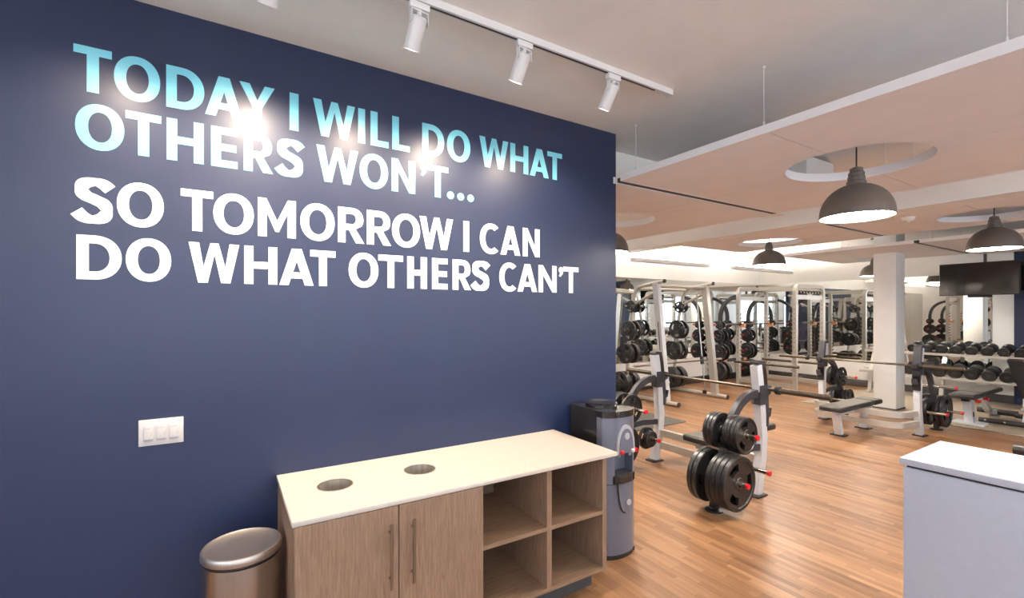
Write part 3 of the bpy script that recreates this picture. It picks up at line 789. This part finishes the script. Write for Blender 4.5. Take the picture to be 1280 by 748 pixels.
def weight_plate(size, loc, axis, label, group, spin=None):
    if size not in plate_proto: plate_proto[size] = plate_meshes(*SIZES[size])
    me, mh = plate_proto[size]
    o = bpy.data.objects.new('weight_plate', None); C.objects.link(o); o.empty_display_size = .05
    o.location = loc; sp = random.uniform(0, 2 * PI) if spin is None else spin
    o.rotation_euler = (0, sp, 0) if axis == 'Y' else (0, sp, -PI / 2)
    if axis == 'X': o.rotation_mode = 'XYZ'; o.matrix_world = Matrix.Translation(loc) @ Matrix.Rotation(-PI / 2, 4, 'Z') @ Matrix.Rotation(sp, 4, 'Y')
    tag(o, label, 'weight plate', group); PLATES.setdefault(group, []).append(o)
    a = bpy.data.objects.new('plate_disc', me); C.objects.link(a); a.parent = o
    b = bpy.data.objects.new('plate_hub', mh); C.objects.link(b); b.parent = o
POS = ['outermost', 'second', 'third', 'fourth', 'fifth']
def load(sizes, base, axis, sgn, where, group):
    """Stack plates on a horn; base = root of the horn, growing along sgn*axis. sizes listed from the root out."""
    d = .012; n = len(sizes)
    for i, s in enumerate(sizes):
        t = SIZES[s][1]; p = list(base); k = {'X': 0, 'Y': 1}[axis]
        p[k] += sgn * (d + t / 2); d += t + .003
        # the bore hangs on the horn, so the disc sits a little low
        rank = n - 1 - i
        pos = 'single' if n == 1 else (POS[rank] if rank == 0 else ('innermost' if i == 0 else POS[rank] + ' from outside'))
        weight_plate(s, (p[0], p[1], p[2] - .004), axis, '%s black plate, %s on %s' % (WORD[s], pos, where), group)
def horn(mb_s, mb_r, p, axis, sgn, L=.24):
    q = list(p); k = {'X': 0, 'Y': 1}[axis]; q[k] += sgn * L
    mb_s.cyl(p, q, .0185, seg=14)
    r = list(q); r[k] += sgn * .022; mb_r.cyl(q, r, .021, seg=14)

# ================================================================== bench press stations
def bench_station(X0, s, bend, label, YC=2.91, hw=.568):
    t = thing('bench_press_station', label, 'weight bench', (X0, YC, 0), 'bench press stations')
    A = lambda a: X0 + s * a
    for sd in (-1, 1):
        y = YC + sd * hw
        P = [(0, .012), (.065, .33), (.078, .50), (.055, .80), (0, 1.15)]
        MB().ribbon([(A(a), z) for a, z in P], .042, y - .034, y + .034).build('upright', 'silver_white', t)
        MB().box(A(0) - .075, A(0) + .075, y - .062, y + .062, 0, .014, bev=.003).build('foot_plate', 'black_metal', t)
        # charcoal cover hooking over the top, with two bar catches
        Q = [(.115, .60), (.118, .70), (.105, .85), (.075, 1.06), (.05, 1.17), (-.01, 1.18), (-.035, 1.165)]
        cv = MB().ribbon([(A(a), z) for a, z in Q], [.016, .02, .022, .022, .02, .012, .008], y - .040, y + .040)
        cv.box(min(A(-.005), A(.11)), max(A(-.005), A(.11)), y - .041, y + .041, .80, .97)
        cv.build('upright_cover', 'char', t)
        for z in (.90, .70):
            MB().prism([(A(.10), z - .05), (A(.10), z + .02), (A(.125), z + .004), (A(.165), z + .012), (A(.18), z + .055), (A(.195), z + .05), (A(.18), z - .015)], 'Y', y - .03, y + .03).build('bar_catch', 'char', t)
        # curved storage arm
        arm = [(0, .90), (-.13, .885), (-.25, .83), (-.34, .74), (-.405, .63), (-.47, .47), (-.54, .29), (-.585, .11), (-.60, .02)]
        MB().ribbon([(A(a), z) for a, z in catmull(arm, 4)], .034, y - .024, y + .024).build('storage_arm', 'char', t)
        MB().lathe([(0, 0), (.07, 0), (.07, .012), (.03, .02), (0, .02)], (A(-.60), y, 0), seg=24).build('arm_foot', 'black_metal', t)
        MB().tube([(A(.06), y, .42), (A(-.20), y, .44), (A(-.49), y, .42)], .0, flat=(.02, .028)).build('arm_strut', 'char', t)
        for (a, z, L, both) in ((-.415, .62, .22, True), (-.575, .275, .24, True), (-.19, .29, .19, False)):
            for sg in ((-1, 1) if both else (sd if sd < 0 else -1,)):
                a1, a2 = MB(), MB(); horn(a1, a2, (A(a), y + sg * .02, z), 'Y', sg, L if sg < 0 else .13)
                h = a1.build('plate_horn', 'steel', t); a2.build('horn_cap', 'red', h)
    # cross beams between the uprights, bowed towards the pad
    for z in (.30, .165):
        b = bend
        pts = [(A(.06), YC - hw, z)] + arc((A(.06 + b * .75), YC - hw + .06, z), (A(.06 + b), YC - hw + .10, z), (A(.06 + b), YC - hw + .24, z), 6) + arc((A(.06 + b), YC + hw - .24, z), (A(.06 + b), YC + hw - .10, z), (A(.06 + b * .75), YC + hw - .06, z), 6) + [(A(.06), YC + hw, z)]
        MB().tube(pts, 0, flat=(.026, .036)).build('cross_beam', 'silver', t)
    # pad in two lengths, spine and two legs
    y0, y1 = YC - .135, YC + .135
    for a0, a1, nm in ((-.10, .16, 'head_pad'), (.165, 1.13, 'back_pad')):
        x0, x1 = sorted((A(a0), A(a1)))
        p = MB().box(x0, x1, y0, y1, .335, .40, bev=.022, seg=3).build(nm, 'vinyl', t)
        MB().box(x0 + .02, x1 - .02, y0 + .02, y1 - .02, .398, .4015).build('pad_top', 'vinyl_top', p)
    MB().box(min(A(-.03), A(1.02)), max(A(-.03), A(1.02)), YC - .03, YC + .03, .27, .335).build('pad_spine', 'silver_white', t)
    for a0, a1 in ((.14, .17), (.96, .88)):
        MB().ribbon([(A(a0), .29), (A(a1), .012)], .035, YC - .04, YC + .04).build('leg', 'silver_white', t)
        MB().box(A(a1) - .065, A(a1) + .065, YC - .085, YC + .085, 0, .014, bev=.003).build('foot_plate', 'black_metal', t)
    return t
bench_station(4.0, 1, .02, 'bench press station with silver uprights nearest the water cooler')
bench_station(7.76, -1, .42, 'bench press station with silver uprights in front of the white pillar')

def barbell(x, y, z, axis, label, L=2.2, col=True, rs=.0235):
    t = thing('barbell', label, 'barbell', (x, y, z), 'steel barbells')
    def P(u): return (x, y + u, z) if axis == 'Y' else (x + u, y, z)
    MB().cyl(P(-.68), P(.68), .0145, seg=14).build('shaft', 'bar_steel', t)
    for sg in (-1, 1):
        sl = MB().cyl(P(sg * .70), P(sg * L / 2), rs, seg=16).build('sleeve', 'bar_steel', t)
        MB().cyl(P(sg * .665), P(sg * .70), .036, seg=18).build('sleeve_collar', 'black_metal', sl)
        MB().cyl(P(sg * (L / 2)), P(sg * (L / 2 + .004)), rs - .005, seg=16).build('end_cap', 'steel', sl)
barbell(4.145, 2.91, .925, 'Y', 'long steel barbell resting on the bench press station by the water cooler')
barbell(7.615, 2.97, .925, 'Y', 'long steel barbell resting on the bench press station by the pillar')

# plates: station by the water cooler (right arm, then left arm)
XA = 4.0; yR, yL = 2.91 - .568, 2.91 + .568
load(['XL', 'XL', 'XL', 'XL'], (XA - .575, yR - .03, .275), 'Y', -1, 'lower right horn, camera side, bench near water cooler', 'plates on the near bench station')
load(['XL', 'XL'], (XA - .575, yR + .03, .275), 'Y', 1, 'lower right horn, far side, bench near water cooler', 'plates on the near bench station')
load(['M', 'M', 'M', 'M'], (XA - .415, yR - .03, .62), 'Y', -1, 'upper right horn, camera side, bench near water cooler', 'plates on the near bench station')
load(['M', 'M', 'M'], (XA - .415, yR + .03, .62), 'Y', 1, 'upper right horn, far side, bench near water cooler', 'plates on the near bench station')
load(['M'], (XA - .415, yL - .03, .62), 'Y', -1, 'upper left horn, camera side, bench near water cooler', 'plates on the near bench station')
load(['M', 'M', 'M'], (XA - .415, yL + .03, .62), 'Y', 1, 'upper left horn, far side, bench near water cooler', 'plates on the near bench station')
load(['XL', 'XL'], (XA - .575, yL - .03, .275), 'Y', -1, 'lower left horn, camera side, bench near water cooler', 'plates on the near bench station')
load(['XL'], (XA - .575, yL + .03, .275), 'Y', 1, 'lower left horn, far side, bench near water cooler', 'plates on the near bench station')
load(['S', 'T', 'T'], (XA - .19, yL - .03, .29), 'Y', -1, 'short left upright horn, bench near water cooler', 'plates on the near bench station')
# station by the pillar
XB = 7.76
load(['XL', 'XL'], (XB + .575, yR - .03, .275), 'Y', -1, 'lower right horn, camera side, bench by pillar', 'plates on the pillar bench station')
load(['XL', 'XL'], (XB + .575, yR + .03, .275), 'Y', 1, 'lower right horn, far side, bench by pillar', 'plates on the pillar bench station')
load(['M', 'M'], (XB + .415, yL + .03, .62), 'Y', 1, 'upper left horn, far side, bench by pillar', 'plates on the pillar bench station')
load(['M'], (XB + .415, yL - .03, .62), 'Y', -1, 'upper left horn, camera side, bench by pillar', 'plates on the pillar bench station')
load(['M', 'M'], (XB + .575, yL - .03, .275), 'Y', -1, 'lower left horn, camera side, bench by pillar', 'plates on the pillar bench station')
load(['L', 'L'], (XB + .575, yL + .03, .275), 'Y', 1, 'lower left horn, far side, bench by pillar', 'plates on the pillar bench station')

# ================================================================== smith machine
sm = thing('smith_machine', 'silver smith machine with leaning uprights before the mirrored wall', 'smith machine', (7.25, 5.9, 0))
SX = (6.57, 7.95)
def teeth(path0, path1, n, out, w, size):
    """Row of small hooks along a line (y,z path at fixed x handled by caller)."""
    m = MB()
    for k in range(n):
        f = (k + .5) / n; y = path0[0] + (path1[0] - path0[0]) * f; z = path0[1] + (path1[1] - path0[1]) * f
        m.prism([(y, z - size), (y, z + size * .3), (y + out * .5, z + size * .2), (y + out, z + size), (y + out * 1.15, z + size * .7), (y + out * .6, z - size * .6)], 'X', w[0], w[1])
    return m
for xs in SX:
    dx = 1 if xs > 7 else -1
    MB().cyl((xs, 5.20, .045), (xs, 6.62, .045), .038, seg=16).build('floor_tube', 'silver', sm)
    MB().cyl((xs, 5.185, .045), (xs, 5.20, .045), .04, seg=16).build('tube_cap', 'char', sm)
    MB().ribbon([(5.45, .05), (5.675, 2.14)], .058, xs - .045, xs + .045, axis='X').build('front_post', 'silver_white' if xs < 7 else 'silver', sm)
    rear = [(xs, 5.50, 2.165), (xs, 5.85, 2.12)] + arc((xs, 6.0, 2.10), (xs, 6.17, 2.08), (xs, 6.20, 1.90), 8) + [(xs, 6.29, 1.475), (xs, 6.40, .25), (xs, 6.42, .05)]
    MB().tube(rear, .032, seg=14).build('rear_tube', 'silver', sm)
    MB().cyl((xs, 5.482, 2.167), (xs, 5.505, 2.164), .034, seg=14).build('tube_cap', 'char', sm)
    MB().cyl((xs, 6.215, 1.76), (xs, 5.66, 1.99), .026, seg=12).build('brace', 'silver', sm)
    MB().cyl((xs - dx * .10, 5.60, .10), (xs - dx * .10, 5.80, 2.07), .013, seg=10).build('guide_rod', 'steel', sm)
    MB().box(xs - dx * .10 - .02, xs - dx * .10 + .02, 5.58, 5.64, .06, .12).build('rod_mount', 'black_metal', sm)
    MB().cyl((xs - dx * .10, 5.66, .62), (xs - dx * .10, 5.675, .77), .035, seg=14).build('bar_carriage', 'black_metal', sm)
    teeth((5.53, .35), (5.66, 1.55), 11, .045, (xs - dx * .037 - .006, xs - dx * .037 + .006), .03).build('catch_teeth', 'steel', sm)
    m = MB()                                              # rows of dark cast marks standing for the raised maker's lettering
    for z in (1.73, 1.27, .84, .285):
        yr = 6.22 + (1.75 - z) * .125
        for sg in (-1, 1):
            a1, a2 = MB(), MB(); horn(a1, a2, (xs + sg * .02, yr, z), 'X', sg, .20)
            h = a1.build('plate_horn', 'steel', sm); a2.build('horn_cap', 'char', h)
    m.bm.free()
    side = 'left' if xs < 7 else 'right'
    for z, sz, lvl in ((1.73, ('S',), 'top'), (1.27, ('L',), 'second'), (.84, ('L', 'L'), 'third'), (.285, ('XL', 'XL', 'XL'), 'bottom')):
        yr = 6.22 + (1.75 - z) * .125
        for sg, nm in ((-1, 'camera side'), (1, 'far side')):
            load(list(sz), (xs + sg * .035, yr, z), 'X', sg, '%s horn, %s, %s frame of smith machine' % (lvl, nm, side), 'plates on the smith machine')
for y, z, nm in ((5.67, 2.09, 'top_bar'), (6.12, 2.06, 'top_bar'), (6.40, .18, 'rear_bar')):
    MB().cyl((SX[0], y, z), (SX[1], y, z), .03, seg=14).build(nm, 'silver', sm)
# raised lettering strip on the leaning post
MB().ribbon([(5.55, .95), (5.60, 1.45)], .008, SX[0] - .047, SX[0] - .0455, axis='X').build('post_stripe', 'char', sm)
sb = thing('smith_bar', 'guided steel bar across the smith machine at thigh height', 'bar', (7.25, 5.665, .69))
MB().cyl((6.45, 5.665, .69), (8.07, 5.665, .69), .0145, seg=14).build('shaft', 'bar_steel', sb)
for a, b in ((6.0, 6.45), (8.07, 8.45)): MB().cyl((a, 5.665, .69), (b, 5.665, .69), .0235, seg=16).build('sleeve', 'steel', sb)
# dark exercise mat on the boards
tag(MB().box(4.45, 5.80, 4.45, 5.15, 0, .012, bev=.004).build('exercise_mat', 'mat_black'), 'thin grey rubber mat lying on the floor behind the near bench station', 'mat')

# ================================================================== power rack
pr = thing('power_rack', 'silver power rack with rounded top frames in the mirrored corner', 'power rack', (10.25, 5.48, 0))
RX, RY = (9.70, 10.80), (4.88, 6.08)
for y in RY:
    P = [(RX[0], y, .012), (RX[0], y, 1.96)] + arc((RX[0], y, 2.0), (RX[0], y, 2.15), (RX[0] + .15, y, 2.15), 8) + arc((RX[1] - .15, y, 2.15), (RX[1], y, 2.15), (RX[1], y, 2.0), 8) + [(RX[1], y, 1.96), (RX[1], y, .012)]
    MB().tube(P, 0, flat=(.036, .036)).build('upright_frame', 'silver', pr)
    MB().box(RX[0] + .036, RX[1] - .036, y - .012, y + .012, 1.88, 1.97).build('cross_plate', 'silver', pr)
    for x in RX:
        MB().box(x - .07, x + .07, y - .06, y + .06, 0, .012, bev=.002).build('foot_plate', 'silver', pr)
        m = MB()
        for k in range(16):
            z = .35 + k * .095
            m.cyl((x - .0375, y, z), (x - .0355, y, z), .009, seg=8)
        m.build('pin_holes', 'black_metal', pr, kind='stuff')
        sg = 1 if y < 5 else -1
        teeth((y + sg * .036, .40), (y + sg * .036, 1.62), 14, sg * .04, (x - .010, x + .010), .028).build('hook_teeth', 'steel', pr)
for x in RX:
    MB().box(x - .03, x + .03, RY[0] + .036, RY[1] - .036, 2.09, 2.15).build('top_beam', 'silver', pr)
    MB().box(x - .03, x + .03, RY[0] + .036, RY[1] - .036, .09, .17).build('bottom_rail', 'silver', pr)
    MB().cyl((x - .06, RY[0] - .10, .53), (x - .06, RY[1] + .06, .53), .027, seg=14).build('safety_bar', 'bar_steel', pr)
MB().box(RX[0] + .036, RX[1] - .036, RY[1] - .03, RY[1] + .03, .09, .17).build('rear_rail', 'silver', pr)
pb = MB().cyl((RX[0], RY[0], 2.03), (RX[1], RY[0], 2.03), .018, seg=12).build('pull_up_bar', 'steel', pr)
m = MB().tube([(RX[0] + .08 + .94 * k / 120, RY[0] + .021 * math.cos(k * .42), 2.03 + .021 * math.sin(k * .42)) for k in range(121)], .011, seg=6); m.build('grip_wrap', 'black_metal', pb)
for x in RX:
    MB().tube(catmull3 if False else [(x, RY[1] + .03, 1.98)] + arc((x, RY[1] + .10, 1.96), (x, 6.50, 1.86), (x, 6.52, 1.50), 10) + [(x, 6.52, .02)], 0, flat=(.03, .036)).build('storage_column', 'char', pr)
    MB().box(x - .08, x + .08, 6.44, 6.60, 0, .014, bev=.003).build('foot_plate', 'black_metal', pr)
    for z in (1.33, 1.07, .70, .275):
        for sg in (-1, 1):
            a1, a2 = MB(), MB(); horn(a1, a2, (x + sg * .02, 6.52, z), 'X', sg, .19)
            h = a1.build('plate_horn', 'steel', pr); a2.build('horn_cap', 'red', h)
    side = 'left' if x < 10 else 'right'
    for z, sz, lvl in ((1.33, ('T',), 'top'), (1.07, ('M', 'S'), 'second'), (.70, ('L', 'M'), 'third'), (.275, ('XL', 'XL'), 'bottom')):
        for sg, nm in ((-1, 'camera side'), (1, 'far side')):
            load(list(sz), (x + sg * .04, 6.52, z), 'X', sg, '%s horn, %s, %s column of power rack' % (lvl, nm, side), 'plates on the power rack')
cbm = MB().box(RX[0] + .04, RX[1] - .04, 6.50, 6.54, .47, .54).build('column_tie', 'black_metal', pr)
for x in (RX[0] + .16, RX[1] - .16): MB().box(x - .06, x + .06, 6.496, 6.50, .475, .535).build('warning_label', 'orange', cbm)
for x in RX:
    MB().prism([(6.045, 1.28), (6.045, 1.42), (6.02, 1.42), (6.015, 1.345), (5.95, 1.335), (5.94, 1.37), (5.925, 1.37), (5.93, 1.30), (6.02, 1.28)], 'X', x - .03, x + .03).build('bar_hook', 'orange', pr)
barbell(10.25, 5.975, 1.36, 'X', 'steel barbell racked shoulder high in the power rack')

# the same machines stand behind the navy wall; they show in the far mirror only
def twin(root, group, shift, label, note):
    c = copy_tree(root); c.location = Vector(root.location) + Vector(shift); c['label'] = label
    for p in list(PLATES[group]):
        q = copy_tree(p); q.location = Vector(p.location) + Vector(shift); q['label'] = p['label'].replace(' of smith machine', note).replace(' of power rack', note); q['group'] = group + ', mirrored'
twin(pr, 'plates on the power rack', (-7.2, -.75, 0), 'silver power rack behind the navy wall, seen in the far mirror', ' of mirrored rack')
twin(sm, 'plates on the smith machine', (-5.9, -1.12, 0), 'silver smith machine behind the navy wall, seen in the far mirror', ' of mirrored smith')
linear(.6, 3.4, 5.9, 2.49, 'added fill light bar behind the navy wall, seen only in mirrors')  # added to brighten the hidden area that the mirrors reflect
linear(-2.6, .2, 4.2, 2.49, 'added fill light bar deepest behind the navy wall, seen only in mirrors')  # another added fill light, for the dim wall in the reflection

# ================================================================== dumbbell rack and dumbbells
dr = thing('dumbbell_rack', 'two tier grey dumbbell rack along the far mirrored wall', 'dumbbell rack', (11.35, 2.6, 0))
RY0, RY1 = .6, 4.30
for y in (.75, 2.0, 3.05, 4.15):
    MB().box(11.0, 11.62, y - .035, y + .035, .009, .05, bev=.004).build('foot', 'silver', dr)
    MB().ribbon([(11.12, .05), (11.18, .45), (11.42, .95)], .03, y - .03, y + .03).build('upright', 'silver', dr)
TIERS = ((11.16, .455), (11.42, .86))
for tx, tz in TIERS:
    for off, dz in ((-.10, -.012), (.10, .038)):
        MB().box(tx + off - .03, tx + off + .03, RY0, RY1, tz + dz - .02, tz + dz, bev=.003).build('tray_rail', 'silver', dr)
    MB().box(tx - .14, tx - .13, RY0, RY1, tz - .045, tz + .0).build('tray_front', 'silver', dr)
# dumbbell prototype, axis along local x
def dumbbell_proto(r, hl):
    o = bpy.data.objects.new('dumbbell', None); C.objects.link(o); o.empty_display_size = .05
    MB().lathe([(0, -.082), (.018, -.082), (.021, 0), (.018, .082), (0, .082)], axis='X', seg=14).build('handle', 'chrome', o)
    for sg in (-1, 1):
        x0, x1 = sg * .078, sg * (.078 + hl)
        pr_ = [(0, x0), (r * .78, x0), (r * .98, x0 + sg * .012), (r, x0 + sg * .02), (r, x1 - sg * .014), (r * .96, x1 - sg * .004), (r * .84, x1), (r * .80, x1 - sg * .004), (0, x1 - sg * .004)]
        hd = MB().lathe(pr_, axis='X', seg=28).build('dumbbell_head', 'iron', o)
        MB().cyl((x1 - sg * .005, 0, 0), (x1 - sg * .002, 0, 0), r * .30, seg=16).build('end_badge', 'char', hd)
    return o
protos = [dumbbell_proto(.098, .088), dumbbell_proto(.085, .078)]
used = [False, False]
for tier, ((tx, tz), sp, y0, n) in enumerate(((TIERS[0], .2175, 1.10, 12), (TIERS[1], .205, 1.05, 13))):
    for k in range(n):
        o = protos[tier] if not used[tier] else copy_tree(protos[tier]); used[tier] = True
        r = (.098, .085)[tier]; y = y0 + k * sp
        o.location = (tx, y, tz + r * 1.02 + .010); o.rotation_euler = (random.uniform(-.4, .4), -.22, random.uniform(-.03, .03))
        row = ('lower', 'upper')[tier]
        oo = ['first', 'second', 'third', 'fourth', 'fifth', 'sixth', 'seventh', 'eighth', 'ninth', 'tenth', 'eleventh', 'twelfth', 'thirteenth'][n - 1 - k]
        tag(o, 'round black dumbbell on the %s tier of the rack, %s from the pillar end' % (row, oo), 'dumbbell', 'dumbbells on the two tier rack')

# ================================================================== adjustable benches
ab = thing('adjustable_bench', 'flat adjustable bench with white curved legs before the dumbbell rack', 'weight bench', (9.5, 2.2, 0), 'adjustable benches')
for a, b, nm in ((8.78, 9.22, 'seat_pad'), (9.235, 10.15, 'back_pad')):
    p = MB().box(a, b, 2.06, 2.34, .405, .465, bev=.02, seg=3).build(nm, 'vinyl', ab)
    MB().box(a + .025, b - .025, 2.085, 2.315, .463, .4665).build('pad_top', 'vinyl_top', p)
MB().box(8.95, 10.05, 2.16, 2.24, .35, .405).build('pad_frame', 'char', ab)
MB().ribbon(arc((9.12, .37), (9.06, .20), (9.30, .35), 1)[:1] + [(9.08, .36), (9.10, .20), (9.18, .02)], [.05, .06, .055, .05], 2.15, 2.25).build('front_leg', 'silver_white', ab)
MB().box(9.04, 9.32, 2.02, 2.38, .008, .03, bev=.004).build('front_foot', 'silver_white', ab)
MB().ribbon(catmull([(9.65, .36), (9.85, .22), (10.1, .08), (10.36, .045)], 4), .035, 2.165, 2.235).build('rear_leg', 'silver_white', ab)
MB().cyl((10.38, 1.95, .05), (10.38, 2.40, .05), .04, seg=16).build('rear_foot', 'vinyl', ab)
for x, y in ((9.25, 2.13), (9.62, 2.13)): MB().cyl((x, y + .03, .33), (x, y - .03, .33), .022, seg=12).build('pull_knob', 'red', ab)
MB().box(9.095, 9.14, 2.146, 2.1495, .12, .19).build('data_label', 'char', ab)

ib = thing('adjustable_bench', 'adjustable bench with raised black backrest at the right edge', 'weight bench', (9.5, 1.6, 0), 'adjustable benches')
m = MB(); q0, q1 = (9.36, .93), (9.80, .36); nx, nz = .79, .61
a = [(9.36, 1.42, .93), (9.36, 1.87, .93), (9.80, 1.80, .36), (9.80, 1.50, .36)]
m.rings([[Vector(p) for p in a], [Vector(p) + Vector((.055, 0, .042)) for p in a]])
bmesh.ops.bevel(m.bm, geom=m.bm.edges[:], offset=.012, segments=2, affect='EDGES')
m.build('backrest', 'vinyl', ib)
m = MB(); b_ = [(9.40, 1.46, .87), (9.40, 1.83, .87), (9.77, 1.77, .39), (9.77, 1.53, .39)]
m.rings([[Vector(p) + Vector((-.006, 0, -.005)) for p in b_], [Vector(p) for p in b_]]); m.build('back_board', 'char', ib)
MB().box(9.80, 10.15, 1.52, 1.78, .40, .46, bev=.02, seg=3).build('seat_pad', 'vinyl', ib)
MB().cyl((9.62, 1.68, .55), (9.62, 1.68, .20), .022, seg=12).build('support_post', 'steel', ib)
MB().ribbon([(9.70, .40), (9.66, .22), (9.50, .05)], .05, 1.62, 1.74).build('front_leg', 'silver_white', ib)
MB().box(9.58, 10.3, 1.62, 1.70, .30, .38).build('main_beam', 'silver_white', ib)
MB().box(10.2, 10.28, 1.60, 1.72, .05, .36).build('rear_leg', 'silver_white', ib)
MB().cyl((9.46, 1.40, .045), (9.46, 2.17, .045), .035, seg=16).build('front_foot', 'vinyl', ib)
MB().cyl((10.24, 1.40, .045), (10.24, 1.95, .045), .035, seg=16).build('rear_foot', 'vinyl', ib)
for y in (1.55, 1.9, 2.1): MB().cyl((9.424, y, .05), (9.421, y, .05), .012, seg=10).build('bolt_head', 'chrome', ib)

rb = thing('roller_bench', 'black foam leg roller at the right picture edge above the desk', 'weight bench', (6.2, .9, 0))
MB().cyl((6.2, .78, .35), (6.2, 1.19, .35), .048, seg=24).build('foam_roller', 'vinyl', rb)
MB().cyl((6.2, .30, .35), (6.2, .78, .35), .048, seg=24).build('foam_roller', 'vinyl', rb)
MB().ribbon([(6.2, .35), (6.32, .012)], .035, .74, .80).build('post', 'silver_white', rb)
MB().box(6.24, 6.42, .45, 1.10, 0, .02, bev=.004).build('base_bar', 'black_metal', rb)
MB().box(6.3, 7.3, .60, .92, .38, .44, bev=.02, seg=3).build('pad', 'vinyl', rb)
MB().box(6.25, 7.2, .72, .80, .30, .38).build('pad_beam', 'silver_white', rb)
MB().ribbon([(7.1, .32), (7.15, .012)], .035, .74, .80).build('post', 'silver_white', rb)

for o in bpy.data.objects:
    if 'origin' in o: del o['origin']
